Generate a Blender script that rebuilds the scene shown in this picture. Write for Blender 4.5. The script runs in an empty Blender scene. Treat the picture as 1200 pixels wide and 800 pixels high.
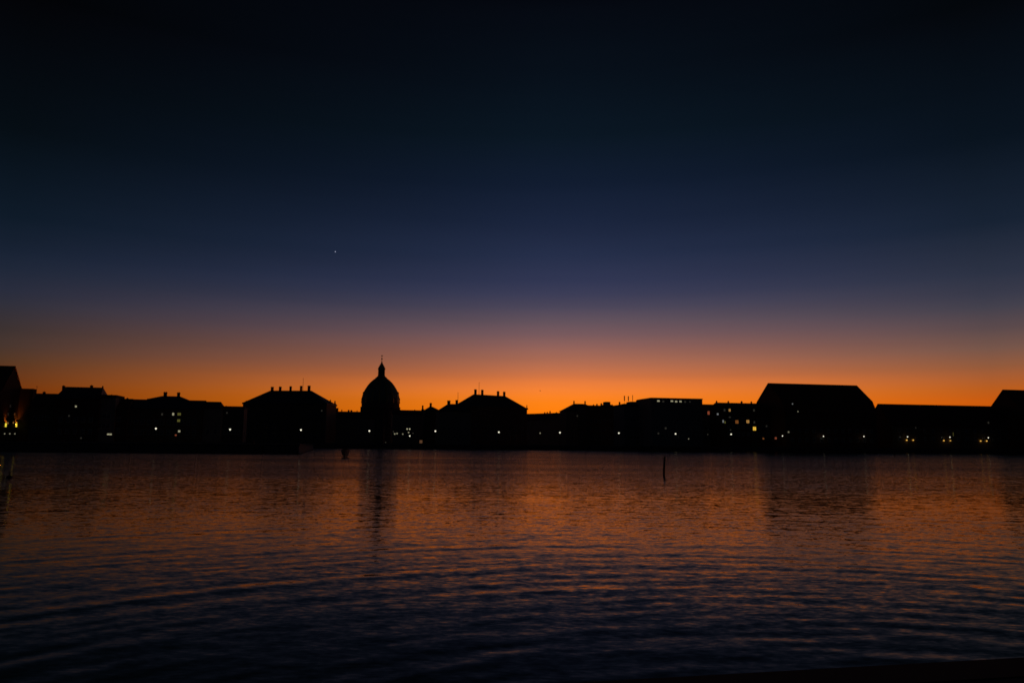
import bpy, bmesh, math, random
import numpy as np
from mathutils import Vector, Matrix
random.seed(7)
R = math.radians
sc = bpy.context.scene
COL = sc.collection

# ------------------------------------------------------------------ camera
F = 900.0                       # focal length in pixels of the 1200 px wide photograph
EYE = Vector((0, 0, 1.7))
MC = Matrix.Rotation(R(90 + 7.69), 3, 'X') @ Matrix.Rotation(R(0.47), 3, 'Z')
cd = bpy.data.cameras.new('camera'); cam = bpy.data.objects.new('camera', cd); COL.objects.link(cam)
cam.matrix_world = Matrix.Translation(EYE) @ MC.to_4x4()
cd.sensor_width = 36; cd.lens = 36 * F / 1200; cd.clip_start = .1; cd.clip_end = 60000
sc.camera = cam
def ray(x, y): return MC @ Vector(((x - 600) / F, (400 - y) / F, -1))
def at(x, y, D):                # surveyed point: seen at (x, y) in the photo, D metres ahead
    d = ray(x, y); return EYE + d * (D / d.y)
def on_plane(x, y, p, n):
    d = ray(x, y); return EYE + d * ((p - EYE).dot(n) / d.dot(n))
def hit_z(x, y, z):
    d = ray(x, y); return EYE + d * ((z - EYE.z) / d.z)
QYAW = R(11.84)
QU = Vector((math.cos(QYAW), math.sin(QYAW), 0)); QN = Vector((-math.sin(QYAW), math.cos(QYAW), 0))
Q0 = Vector((-46, 278, 0))
def qp(u, v, z=0): return Q0 + QU * u + QN * v + Vector((0, 0, z))
GZ = 1.8                        # top of the far quay above the water

# ------------------------------------------------------------------ materials
def lin(c): return tuple(((v / 255) / 12.92 if v / 255 <= .04045 else ((v / 255 + .055) / 1.055) ** 2.4) for v in c)
def mat(name, col, rough=.8, var=.25, scale=1.5, metal=0, bump=0):
    m = bpy.data.materials.new(name); m.use_nodes = True; nt = m.node_tree; b = nt.nodes['Principled BSDF']
    tc = nt.nodes.new('ShaderNodeTexCoord'); nz = nt.nodes.new('ShaderNodeTexNoise'); nz.inputs['Scale'].default_value = scale; nz.inputs['Detail'].default_value = 5
    nt.links.new(tc.outputs['Object'], nz.inputs['Vector'])
    rp = nt.nodes.new('ShaderNodeValToRGB')
    rp.color_ramp.elements[0].position = .3; rp.color_ramp.elements[1].position = .7
    rp.color_ramp.elements[0].color = (*[c * (1 - var) for c in col], 1); rp.color_ramp.elements[1].color = (*[min(1, c * (1 + var)) for c in col], 1)
    nt.links.new(nz.outputs['Fac'], rp.inputs['Fac']); nt.links.new(rp.outputs['Color'], b.inputs['Base Color'])
    b.inputs['Roughness'].default_value = rough; b.inputs['Metallic'].default_value = metal
    if bump:
        bp = nt.nodes.new('ShaderNodeBump'); bp.inputs['Strength'].default_value = bump; bp.inputs['Distance'].default_value = .05
        nt.links.new(nz.outputs['Fac'], bp.inputs['Height']); nt.links.new(bp.outputs['Normal'], b.inputs['Normal'])
    return m
def brickmat(name, c1, c2, mortar):
    m = bpy.data.materials.new(name); m.use_nodes = True; nt = m.node_tree; b = nt.nodes['Principled BSDF']
    tc = nt.nodes.new('ShaderNodeTexCoord'); br = nt.nodes.new('ShaderNodeTexBrick'); mp = nt.nodes.new('ShaderNodeMapping')
    mp.inputs['Rotation'].default_value = (R(90), 0, 0)
    br.inputs['Scale'].default_value = 4; br.inputs['Color1'].default_value = (*c1, 1); br.inputs['Color2'].default_value = (*c2, 1); br.inputs['Mortar'].default_value = (*mortar, 1)
    nt.links.new(tc.outputs['Object'], mp.inputs[0]); nt.links.new(mp.outputs[0], br.inputs['Vector']); nt.links.new(br.outputs['Color'], b.inputs['Base Color'])
    b.inputs['Roughness'].default_value = .85
    return m
def glow(name, rgb, strength):
    m = bpy.data.materials.new(name); m.use_nodes = True; nt = m.node_tree; nt.nodes.clear()
    e = nt.nodes.new('ShaderNodeEmission'); o = nt.nodes.new('ShaderNodeOutputMaterial'); e.inputs[0].default_value = (*lin(rgb), 1); e.inputs[1].default_value = strength
    nt.links.new(e.outputs[0], o.inputs[0]); return m
M = dict(
    brick=brickmat('red_brick', (.13, .05, .033), (.17, .07, .045), (.14, .12, .10)),
    ybrick=brickmat('yellow_brick', (.20, .14, .08), (.24, .17, .10), (.17, .15, .12)),
    plaster=mat('plaster', (.38, .33, .26), .85), grey=mat('grey_render', (.26, .26, .26), .85),
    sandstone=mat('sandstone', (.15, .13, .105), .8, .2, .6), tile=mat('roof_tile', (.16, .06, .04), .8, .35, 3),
    slate=mat('slate', (.06, .06, .07), .6, .3, 3), copper=mat('green_copper', (.13, .22, .18), .55, .3, .4),
    felt=mat('roof_felt', (.05, .05, .05), .9), metal=mat('dark_metal', (.05, .05, .05), .5, .2, 3, .6),
    frame=mat('white_paint', (.7, .7, .66), .5, .08), glass=mat('dark_glass', (.012, .014, .016), .15, .1),
    granite=mat('granite', (.14, .135, .13), .8, .3, 2, 0, .4), paving=mat('paving', (.11, .105, .10), .9, .3, .3), asphalt=mat('asphalt', (.03, .03, .03), .9, .3, 1),
    wood=mat('wet_timber', (.03, .024, .018), .6, .4, 2, 0, .5), tar=mat('tarred_planks', (.012, .011, .010), .85, .4, 3), hull=mat('boat_hull', (.05, .06, .08), .4, .15), deck=mat('boat_deck', (.3, .26, .2), .7),
    gold=mat('gilding', (.5, .36, .12), .35, .1, 1, 1), feather=mat('feathers', (.3, .3, .3), .8), buoy=mat('buoy_paint', (.08, .03, .02), .5),
    l_white=glow('lamp_white', (255, 250, 222), 1.2), l_dim=glow('lamp_dim', (225, 218, 180), .3), l_cool=glow('window_cool', (200, 205, 205), .35),
    w_yellow=glow('window_yellow', (255, 200, 70), .85), w_warm=glow('window_warm', (245, 180, 95), .4), w_orange=glow('window_orange', (205, 125, 60), .26),
    w_red=glow('window_red', (205, 105, 70), .38), w_pale=glow('window_pale', (235, 228, 185), .45), w_faint=glow('window_faint', (120, 115, 100), .14),
    w_green=glow('window_green', (170, 165, 80), .22), w_gold=glow('wall_lamp_gold', (250, 190, 85), .9), dimwarm=glow('kiosk_glow', (170, 120, 85), .22), fire=glow('uplight', (255, 120, 25), 900), lampgold=glow('lamp_gold', (255, 232, 70), .85), star=glow('star', (215, 222, 255), .6))

# ------------------------------------------------------------------ object helpers
def link(name, bm, m, parent=None, smooth=False):
    me = bpy.data.meshes.new(name); bmesh.ops.recalc_face_normals(bm, faces=bm.faces); bm.to_mesh(me); bm.free()
    for x in (m if isinstance(m, (list, tuple)) else [m]): me.materials.append(M[x])
    o = bpy.data.objects.new(name, me); COL.objects.link(o)
    if smooth:
        for p in me.polygons: p.use_smooth = True
    o.parent = parent
    return o
def tag(o, label, cat, group=None):
    o['label'] = label; o['category'] = cat
    if group: o['group'] = group
    return o
def thing(name, label, cat, loc, yaw=0, group=None):
    o = bpy.data.objects.new(name, None); COL.objects.link(o); o.empty_display_size = .5
    o.location = loc; o.rotation_euler = (0, 0, yaw)
    return tag(o, label, cat, group)
def struct(o): o['kind'] = 'structure'; return o
def box(bm, x0, x1, y0, y1, z0, z1, mi=0):
    vs = [bm.verts.new((x, y, z)) for z in (z0, z1) for x, y in ((x0, y0), (x1, y0), (x1, y1), (x0, y1))]
    for f in ((3, 2, 1, 0), (4, 5, 6, 7), (0, 1, 5, 4), (1, 2, 6, 5), (2, 3, 7, 6), (3, 0, 4, 7)):
        bm.faces.new([vs[i] for i in f]).material_index = mi
def prism(bm, prof, x0, x1, mi=0):            # closed (y, z) outline run along x
    a = [bm.verts.new((x0, y, z)) for y, z in prof]; b = [bm.verts.new((x1, y, z)) for y, z in prof]; n = len(prof)
    for i in range(n): bm.faces.new((a[i], a[(i + 1) % n], b[(i + 1) % n], b[i])).material_index = mi
    bm.faces.new(a[::-1]).material_index = mi; bm.faces.new(b).material_index = mi
def lathe(bm, prof, n=24, c=(0, 0), mi=0, rot=0):    # (radius, z) outline
    rings = []
    for r, z in prof:
        if r < 1e-6: rings.append([bm.verts.new((c[0], c[1], z))])
        else: rings.append([bm.verts.new((c[0] + r * math.cos(2 * math.pi * k / n + rot), c[1] + r * math.sin(2 * math.pi * k / n + rot), z)) for k in range(n)])
    for a, b in zip(rings, rings[1:]):
        for k in range(n):
            q = []
            for v in (a[k % len(a)], a[(k + 1) % len(a)], b[(k + 1) % len(b)], b[k % len(b)]):
                if v not in q: q.append(v)
            if len(q) > 2: bm.faces.new(q).material_index = mi
    for r in (rings[0], rings[-1]):
        if len(r) > 2: bm.faces.new(r).material_index = mi
def newbm(): return bmesh.new()

_wm = {}
def window_mesh(w, h, pane):
    k = (round(w, 2), round(h, 2), pane)
    if k in _wm: return _wm[k]
    bm = newbm(); t = .09; d = .10                        # origin: centre of the opening on the wall face, -y faces out
    box(bm, -w / 2, w / 2, -.03, d, -h / 2, h / 2, 1)      # glazing
    for x0, x1, z0, z1 in ((-w / 2 - t, -w / 2, -h / 2, h / 2), (w / 2, w / 2 + t, -h / 2, h / 2), (-w / 2 - t, w / 2 + t, h / 2, h / 2 + t)):
        box(bm, x0, x1, -.07, d, z0, z1, 0)
    box(bm, -.03, .03, -.06, -.032, -h / 2 + .002, h / 2 - .002, 0)
    box(bm, -w / 2 + .002, -.032, -.06, -.032, h * .17, h * .17 + .05, 0); box(bm, .032, w / 2 - .002, -.06, -.032, h * .17, h * .17 + .05, 0)
    box(bm, -w / 2 - .15, w / 2 + .15, -.16, d, -h / 2 - .12, -h / 2 - .002, 0)                                     # sill
    me = bpy.data.meshes.new('window'); bmesh.ops.recalc_face_normals(bm, faces=bm.faces); bm.to_mesh(me); bm.free()
    me.materials.append(M['frame']); me.materials.append(M[pane]); _wm[k] = me
    return me

class B:
    """A building: local x along its ridge, -y towards the water, origin on the ground under the middle of the ridge."""
    def __init__(s, name, label, cat, x0, x1, yr, D, yaw=QYAW, w=8, ye=490, hip=(0, 0), roof='gable', wall='plaster', cover='tile', group=None, o=.4, ext=(0, 0), slab=.35):
        s.C = at((x0 + x1) / 2, yr, D); s.yaw = yaw
        s.U = Vector((math.cos(yaw), math.sin(yaw), 0)); s.N = Vector((-math.sin(yaw), math.cos(yaw), 0))
        s.a = (on_plane(x0, yr, s.C, s.N) - s.C).dot(s.U); s.b = (on_plane(x1, yr, s.C, s.N) - s.C).dot(s.U)
        s.zr = s.C.z - GZ; s.w = w
        s.ze = on_plane((x0 + x1) / 2, ye, s.C, s.N).z - GZ
        s.root = thing(name, label, cat, (s.C.x, s.C.y, GZ), yaw, group)
        s.X0 = s.a - hip[0] - ext[0]; s.X1 = s.b + hip[1] + ext[1]
        ze, zr, t = s.ze, s.zr, slab
        bm = newbm()
        if roof in ('gable', 'gambrel'):
            if roof == 'gable': pr = [(-w, ze), (0, zr - t), (w, ze)]
            else: pr = [(-w, ze), (-w * .8, ze + (zr - ze) * .38), (0, zr - t), (w * .8, ze + (zr - ze) * .38), (w, ze)]
            prism(bm, [(w, -.5), (-w, -.5)] + pr, s.X0, s.X1)
        else: box(bm, s.X0, s.X1, -w, w, -.5, ze - .003)
        s.wall = link('wall', bm, wall, s.root)
        bm = newbm()
        if roof == 'gable':
            e = ze - (zr - ze) * o / w
            prism(bm, [(-w - o, e), (0, zr), (w + o, e), (w + o, e - t), (0, zr - t + .01), (-w - o, e - t)], s.X0 - .25, s.X1 + .25)
        elif roof == 'gambrel':
            k = .8 * w; zk = ze + (zr - ze) * .38
            prism(bm, [(-w - o, ze + .1), (-k - .2, zk + .25), (0, zr), (k + .2, zk + .25), (w + o, ze + .1), (w + o, ze - t), (k, zk + .01), (0, zr - t + .01), (-k, zk + .01), (-w - o, ze - t)], s.X0 - .25, s.X1 + .25)
        elif roof == 'hip':
            box(bm, s.X0 - o, s.X1 + o, -w - o, w + o, ze, ze + t)
            q = [bm.verts.new(p) for p in ((s.X0, -w, ze + t + .002), (s.X1, -w, ze + t + .002), (s.X1, w, ze + t + .002), (s.X0, w, ze + t + .002), (s.a, 0, zr), (s.b, 0, zr))]
            for f in ((0, 1, 5, 4), (1, 2, 5), (2, 3, 4, 5), (3, 0, 4), (3, 2, 1, 0)): bm.faces.new([q[i] for i in f])
        elif roof == 'flat':
            box(bm, s.X0 - .15, s.X1 + .15, -w - .15, w + .15, ze, ze + (zr - ze) * .55)
            h = zr
            for x_0, x_1, y_0, y_1 in ((s.X0 - .15, s.X1 + .15, -w - .15, -w + .2), (s.X0 - .15, s.X1 + .15, w - .2, w + .15), (s.X0 - .15, s.X0 + .2, -w + .202, w - .202), (s.X1 - .2, s.X1 + .15, -w + .202, w - .202)):
                box(bm, x_0, x_1, y_0, y_1, ze + (zr - ze) * .55 + .002, h)
        s.roof = link('roof', bm, cover, s.root); s.kind = roof; s.wins = []
    def lx(s, x, y=480, off=0): return (on_plane(x, y, s.C + s.N * off, s.N) - s.C).dot(s.U)
    def lz(s, x, y, off=0): return on_plane(x, y, s.C + s.N * off, s.N).z - GZ
    def roof_z(s, x):
        if s.kind == 'hip':
            if x < s.a: return s.ze + (s.zr - s.ze) * max(0, (x - s.X0) / max(.1, s.a - s.X0))
            if x > s.b: return s.ze + (s.zr - s.ze) * max(0, (s.X1 - x) / max(.1, s.X1 - s.b))
        return s.zr
    def chimney(s, x, wpx, yt, m='brick', deep=.9):
        c = s.lx(x, yt); px = s.C.y / F; hw = wpx * px / 2; z = s.lz(x, yt); z0 = s.roof_z(c) - 1.2
        bm = newbm(); box(bm, c - hw * .86, c + hw * .86, -deep / 2 * .9, deep / 2 * .9, z0, z - .55)
        box(bm, c - hw, c + hw, -deep / 2, deep / 2, z - .548, z - .25)
        n = 2 if hw > .5 else 1
        for k in range(n): lathe(bm, [(.16, z - .248), (.19, z - .2), (.13, z)], 8, (c + (k - (n - 1) / 2) * hw * .9, 0))
        return link('chimney', bm, m, s.roof)
    def antenna(s, x, yt, rungs=0, th=.06):
        c = s.lx(x, yt); z = s.lz(x, yt); z0 = s.roof_z(c) - .4
        bm = newbm(); lathe(bm, [(th, z0), (th * .6, z)], 6, (c, 0))
        for k in range(rungs): box(bm, c - .5 + .1 * k, c + .5 - .1 * k, -.02, .02, z - .2 - .35 * k, z - .16 - .35 * k)
        return link('antenna', bm, 'metal', s.roof)
    def finial(s, x, yt, y=None, name='roof_statue', wm=.55):
        yy = 0 if y is None else y
        c = s.lx(x, yt, yy); z = s.lz(x, yt, yy); z0 = s.ze + .36; h = max(.8, z - z0)
        bm = newbm(); box(bm, c - wm, c + wm, yy - wm, yy + wm, z0, z0 + h * .3)
        lathe(bm, [(wm * .5, z0 + h * .302), (wm * .75, z0 + h * .4), (wm * .6, z0 + h * .55), (wm * .75, z0 + h * .72), (wm * .3, z0 + h * .82), (wm * .38, z0 + h * .9), (0, z0 + h)], 10, (c, yy))
        return link(name, bm, 'sandstone', s.roof)
    def win(s, x, z, w, h, pane='glass', label=None, face=None):
        o = bpy.data.objects.new('window', window_mesh(w, h, pane)); COL.objects.link(o); o.parent = s.root
        o.location = (x, -s.w if face is None else face, z); s.wins.append((x, z, w, h))
        if label: o['label'] = label
        return o
    def lit(s, x, y, pane, label, w=1.0, h=1.4, off=None):
        f = -s.w if off is None else off
        return s.win(s.lx(x, y, f), s.lz(x, y, f), w, h, pane, label, f)
    def rows(s, zs, n, w=1.0, h=1.6, x0=None, x1=None):
        a = s.X0 + 1.2 if x0 is None else x0; b = s.X1 - 1.2 if x1 is None else x1
        for z in zs:
            for k in range(n):
                x = a + (b - a) * (k + .5) / n
                if all(abs(x - q[0]) > (w + q[2]) / 2 + .35 or abs(z - q[1]) > (h + q[3]) / 2 + .4 for q in list(s.wins)): s.win(x, z, w, h)
    def door(s, x, w=1.3, h=2.4):
        bm = newbm(); box(bm, x - w / 2, x + w / 2, -s.w - .05, -s.w + .1, 0, h); box(bm, x - w / 2 - .15, x - w / 2, -s.w - .12, -s.w + .1, 0, h + .15, 1)
        box(bm, x + w / 2, x + w / 2 + .15, -s.w - .12, -s.w + .1, 0, h + .15, 1); box(bm, x - w / 2, x + w / 2, -s.w - .12, -s.w + .1, h + .002, h + .15, 1)
        d = link('door', bm, ['wood', 'sandstone'], s.root)
        bm = newbm(); box(bm, x + w * .32, x + w * .42, -s.w - .1, -s.w - .052, 1.0, 1.12); link('handle', bm, 'metal', d)
    def dormer(s, x, y, wd=1.3, hd=1.6):
        # small gabled dormer on the front slope
        for_y = -s.w * .62; c = s.lx(x, y, for_y); z = s.ze + (s.zr - s.ze) * .30
        bm = newbm(); prism(bm, [(for_y, z - .3), (for_y, z + hd), (for_y + 2.2, z + hd), (for_y + 2.2, z - .3)], c - wd / 2, c + wd / 2)
        prism(bm, [(for_y - .15, z + hd + .002), (for_y - .15, z + hd + .25), (for_y + 2.4, z + hd + .25), (for_y + 2.4, z + hd + .002)], c - wd / 2 - .15, c + wd / 2 + .15)
        link('dormer', bm, 'slate', s.roof)

# ------------------------------------------------------------------ land and water edges
def poly_sheet(name, pts, z, m, depth=0):
    bm = newbm(); vs = [bm.verts.new((p[0], p[1], z)) for p in pts]; f = bm.faces.new(vs)
    if depth:
        r = bmesh.ops.extrude_face_region(bm, geom=[f])
        for v in [g for g in r['geom'] if isinstance(g, bmesh.types.BMVert)]: v.co.z -= depth
    return link(name, bm, m)
far = [qp(-2500, 3), qp(4500, 3), qp(9000, 14000), qp(-9000, 14000)]
struct(poly_sheet('ground', far, GZ - .02, 'asphalt', 4))
struct(poly_sheet('quay', [qp(-2500, 0), qp(4500, 0), qp(4500, 10), qp(-2500, 10)], GZ, 'paving', 5))
bm = newbm()
for k in range(-14, 40):                                         # granite coping stones along the quay edge
    a = k * 8.0
    p = [qp(a, -.12), qp(a + 7.97, -.12), qp(a + 7.97, .7), qp(a, .7)]
    lo = [bm.verts.new((q.x, q.y, GZ - .35)) for q in p]; hi = [bm.verts.new((q.x, q.y, GZ + .16)) for q in p]
    for i in range(4): bm.faces.new((lo[i], lo[(i + 1) % 4], hi[(i + 1) % 4], hi[i]))
    bm.faces.new(hi); bm.faces.new(lo[::-1])
struct(link('quay_kerb', bm, 'granite'))
# pier standing out from the left bank
p0 = hit_z(350, 531.5, 0); p1 = hit_z(367, 526.6, 0)
pier = thing('pier', 'long low dark stone pier standing out into the water at left, before the quay', 'pier', (p0.x, p0.y, 0))
pl = [Vector((0, 0)), Vector((p1.x - p0.x, p1.y - p0.y)), Vector((p1.x - p0.x - 120, p1.y - p0.y - 30)), Vector((-230, -2))]
def pier_slab(name, z0, z1, grow, m, par):
    bm = newbm(); lo = [bm.verts.new((p.x + (grow if i < 2 else -grow), p.y + (-grow if i in (0, 3) else grow), z0)) for i, p in enumerate(pl)]
    hi = [bm.verts.new((v.co.x, v.co.y, z1)) for v in lo]
    for i in range(4): bm.faces.new((lo[i], lo[(i + 1) % 4], hi[(i + 1) % 4], hi[i]))
    bm.faces.new(hi); bm.faces.new(lo[::-1]); return link(name, bm, m, par)
pier_slab('pier_wall', -2, 1.35, 0, 'granite', pier); pier_slab('deck', 1.352, 1.6, .15, 'paving', pier)
for k in range(6):
    bm = newbm(); x = -8 - k * 16; lathe(bm, [(.22, 1.6), (.18, 1.75), (.16, 2.0), (.26, 2.05), (.27, 2.15), (.18, 2.22), (0, 2.24)], 12, (x, .9)); link('bollard', bm, 'metal', pier)
for k in range(9):
    bm = newbm(); x = -6 - k * 11; lathe(bm, [(.16, -1.5), (.16, 1.2), (.1, 1.28), (0, 1.3)], 8, (x, -.22)); link('fender_pile', bm, 'wood', pier)
# the bank the camera stands on: its edge runs across the lower right corner
a = hit_z(700, 802.6, .55); b = hit_z(1200, 774, .55); d = (b - a).normalized(); nrm = Vector((d.y, -d.x, 0))
e0, e1 = a - d * 60, a + d * 60
struct(poly_sheet('near_quay', [e0, e1, e1 + nrm * 40, e0 + nrm * 40], .55, 'tar', 4))
def strip(p, q, w0, w1, z0, z1, name, m):
    bm = newbm(); c = [p + nrm * w0, q + nrm * w0, q + nrm * w1, p + nrm * w1]
    lo = [bm.verts.new((v.x, v.y, z0)) for v in c]; hi = [bm.verts.new((v.x, v.y, z1)) for v in c]
    for i in range(4): bm.faces.new((lo[i], lo[(i + 1) % 4], hi[(i + 1) % 4], hi[i]))
    bm.faces.new(hi); bm.faces.new(lo[::-1]); return struct(link(name, bm, m))
strip(e0, e1, -.05, .25, .40, .554, 'near_quay_kerb', 'tar')

# ------------------------------------------------------------------ water
def make_water():
    rs = [1.1]
    while rs[-1] < 430: rs.append(rs[-1] + max(.02, rs[-1] * .0056))
    while rs[-1] < 9000: rs.append(rs[-1] * 1.12)
    rs = np.array(rs)
    fine = np.radians(np.arange(-44, 44.001, .11)); coarse = np.radians(np.arange(46, 315, 3.0))
    th = np.concatenate([fine, coarse])
    X = np.outer(rs, np.sin(th)); Y = np.outer(rs, np.cos(th))
    rng = np.random.default_rng(11)
    Z = np.zeros_like(X); DX = np.zeros_like(X); DY = np.zeros_like(X)
    dr = np.gradient(rs)[:, None]; dt = np.gradient(th); dt = np.minimum(np.abs(dt), .06)
    cell = np.maximum(dr, rs[:, None] * dt[None, :])
    # gusts and slicks: slow variation of the sea state over the harbour
    g = np.ones_like(X)
    for k in range(14):
        kx, ky = rng.normal(0, .035), rng.normal(0, .095); g += .24 * np.sin(kx * X + ky * Y + rng.uniform(0, 6.28))
    g = np.clip(g, .25, 2.3)
    V = (X - Q0.x) * QN.x + (Y - Q0.y) * QN.y                       # distance to the far quay (negative on the water)
    lee = 1.0
    n = 90
    for k in range(n):
        lam = .19 * (4.6 / .19) ** ((k + rng.uniform()) / n)
        wgt = math.exp(-((math.log(lam / .5)) / .9) ** 2)
        s = .0031 * wgt                                               # slope amplitude of this component
        ang = R(90 + 14) + rng.normal(0, .6)
        kk = 2 * math.pi / lam; kx, ky = kk * math.cos(ang), kk * math.sin(ang)
        if k % 5 < 3:                                                 # wavelets thrown back in wide arcs by the near bank
            cx, cy = 2.6 + rng.normal(0, .6), 1.7 + rng.normal(0, .6)
            rr = np.hypot(X - cx, Y - cy) + .3; ph = kk * rr + rng.uniform(0, 6.28); ca, sa = (X - cx) / rr, (Y - cy) / rr; boost = .55 + 1.5 * np.exp(-rr / 12)
        else:
            ph = kx * X + ky * Y + rng.uniform(0, 6.28); ca, sa = math.cos(ang), math.sin(ang); boost = .8
        fade = np.clip((lam / cell - 3.4) / 3.0, 0, 1)
        am = s / kk * fade * boost
        Z += am * np.sin(ph); q = .8
        DX += q * am * np.cos(ph) * ca; DY += q * am * np.cos(ph) * sa
    amp = g * lee
    Z *= amp; X = X + DX * amp; Y = Y + DY * amp
    nr, nt_ = X.shape
    co = np.stack([X, Y, Z], -1).reshape(-1, 3)
    co = np.vstack([co, [[0, 0, 0]]])
    i = np.arange(nr - 1)[:, None] * nt_; j = np.arange(nt_)[None, :]; j2 = (j + 1) % nt_
    quads = np.stack([i + j2, i + nt_ + j2, i + nt_ + j, i + j], -1).reshape(-1, 4)
    c = len(co) - 1; jj = np.arange(nt_); tri = np.stack([np.full(nt_, c), (jj + 1) % nt_, jj], -1)
    me = bpy.data.meshes.new('water'); me.vertices.add(len(co)); me.vertices.foreach_set('co', co.astype(np.float32).ravel())
    loops = np.concatenate([quads.ravel(), tri.ravel()]).astype(np.int32)
    me.loops.add(len(loops)); me.loops.foreach_set('vertex_index', loops)
    tot = np.concatenate([np.full(len(quads), 4), np.full(len(tri), 3)]).astype(np.int32)
    st = np.concatenate([[0], np.cumsum(tot)[:-1]]).astype(np.int32)
    me.polygons.add(len(tot)); me.polygons.foreach_set('loop_start', st); me.polygons.foreach_set('loop_total', tot)
    me.polygons.foreach_set('use_smooth', np.ones(len(tot), bool)); me.update(calc_edges=True); me.validate()
    m = bpy.data.materials.new('harbour_water'); m.use_nodes = True; nt = m.node_tree; b = nt.nodes['Principled BSDF']
    nt.nodes.remove(b); out_ = nt.nodes['Material Output']
    # murky harbour water: near-black body, gloss tinted to dim and warm its reflections
    dif = nt.nodes.new('ShaderNodeBsdfDiffuse'); dif.inputs['Color'].default_value = (.0012, .0020, .0026, 1)
    gl = nt.nodes.new('ShaderNodeBsdfGlossy'); gl.inputs['Color'].default_value = (.73, .66, .54, 1); gl.inputs['Roughness'].default_value = .06
    fr = nt.nodes.new('ShaderNodeFresnel'); fr.inputs['IOR'].default_value = 1.25
    mx_ = nt.nodes.new('ShaderNodeMixShader'); nt.links.new(fr.outputs[0], mx_.inputs[0]); nt.links.new(dif.outputs[0], mx_.inputs[1]); nt.links.new(gl.outputs[0], mx_.inputs[2]); nt.links.new(mx_.outputs[0], out_.inputs[0])
    geo = nt.nodes.new('ShaderNodeNewGeometry'); acc = None
    def vm(op, a, b_=None, s=None):
        v = nt.nodes.new('ShaderNodeVectorMath'); v.operation = op; nt.links.new(a, v.inputs[0])
        if b_ is not None:
            if isinstance(b_, tuple): v.inputs[1].default_value = b_
            else: nt.links.new(b_, v.inputs[1])
        if s is not None:
            if isinstance(s, float): v.inputs['Scale'].default_value = s
            else: nt.links.new(s, v.inputs['Scale'])
        return v.outputs[0]
    # fine ripples: slopes of a few degrees at true ripple size, calmer in the slicks
    for scale, amt, stretch in ((.95, RIP[0], (.75, 1.2, 1)), (3.0, RIP[1], (.7, 1.25, 1)), (8.7, RIP[2], (.6, 1.2, 1)), (22.0, RIP[3], (.6, 1.1, 1))):
        nz = nt.nodes.new('ShaderNodeTexNoise'); nz.inputs['Scale'].default_value = scale; nz.inputs['Detail'].default_value = 2.0
        p = vm('MULTIPLY', geo.outputs['Position'], stretch); nt.links.new(p, nz.inputs['Vector'])
        v = vm('SUBTRACT', nz.outputs['Color'], (.5, .5, .5)); v = vm('MULTIPLY', v, (amt * .16, amt, 0))
        acc = v if acc is None else vm('ADD', acc, v)
    gust = nt.nodes.new('ShaderNodeTexNoise'); gust.inputs['Scale'].default_value = .05; gust.inputs['Detail'].default_value = 3
    p = vm('MULTIPLY', geo.outputs['Position'], (.45, 1.7, 1)); nt.links.new(p, gust.inputs['Vector'])
    mr = nt.nodes.new('ShaderNodeMapRange'); mr.inputs['From Min'].default_value = .33; mr.inputs['From Max'].default_value = .62; mr.inputs['To Min'].default_value = .35; mr.inputs['To Max'].default_value = 1.25
    nt.links.new(gust.outputs['Fac'], mr.inputs['Value'])
    acc = vm('SCALE', acc, s=mr.outputs[0])
    # choppier towards the far quay, where the traffic wash bounces back
    dq = vm('SUBTRACT', geo.outputs['Position'], (Q0.x, Q0.y, 0)); dt_ = nt.nodes.new('ShaderNodeVectorMath'); dt_.operation = 'DOT_PRODUCT'
    nt.links.new(dq, dt_.inputs[0]); dt_.inputs[1].default_value = (QN.x, QN.y, 0)
    ch_ = nt.nodes.new('ShaderNodeMapRange'); ch_.interpolation_type = 'SMOOTHSTEP'
    for a_, v_ in (('From Min', -268), ('From Max', -214), ('To Min', .42), ('To Max', 3.5)): ch_.inputs[a_].default_value = v_
    nt.links.new(dt_.outputs['Value'], ch_.inputs['Value']); acc = vm('SCALE', acc, s=ch_.outputs[0])
    nn = vm('NORMALIZE', vm('ADD', geo.outputs['Normal'], acc)); nt.links.new(nn, gl.inputs['Normal']); nt.links.new(nn, fr.inputs['Normal'])
    me.materials.append(m)
    o = bpy.data.objects.new('water', me); COL.objects.link(o); struct(o)
RIP = (.03, .14, .26, .24)
make_water()

# ------------------------------------------------------------------ buildings, left to right
W = B('warehouse', 'tall steep-roofed dark warehouse cut off by the left edge, with two glowing orange uplights', 'warehouse', -75, 17.5, 427.5, 270, w=10, ye=462, wall='tar', group='old quayside warehouses')
XE = W.X1                                                       # its right gable wall, the one that faces us
def gable_pt(x, y):
    p = on_plane(x, y, W.C + W.U * XE, W.U) - W.C; return p.dot(W.N), p.z + W.C.z - GZ
def on_gable(o, yy, zz=0): o.location = (XE, yy, zz); o.rotation_euler = (0, 0, math.pi / 2); return o
for x, y, pn, lb in ((9.5, 485, 'w_faint', 'faint lit window'), (17, 485, 'w_orange', 'dim orange window'), (12, 475.5, 'w_faint', 'faint lit window'), (9, 495.5, 'w_warm', 'pale lit window beside the uplight'), (15.5, 495, 'w_warm', 'pale lit window beside the uplight')):
    yy, zz = gable_pt(x, y); o = W.win(yy, zz, .7, .6, pn, lb); on_gable(o, yy, zz)
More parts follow.
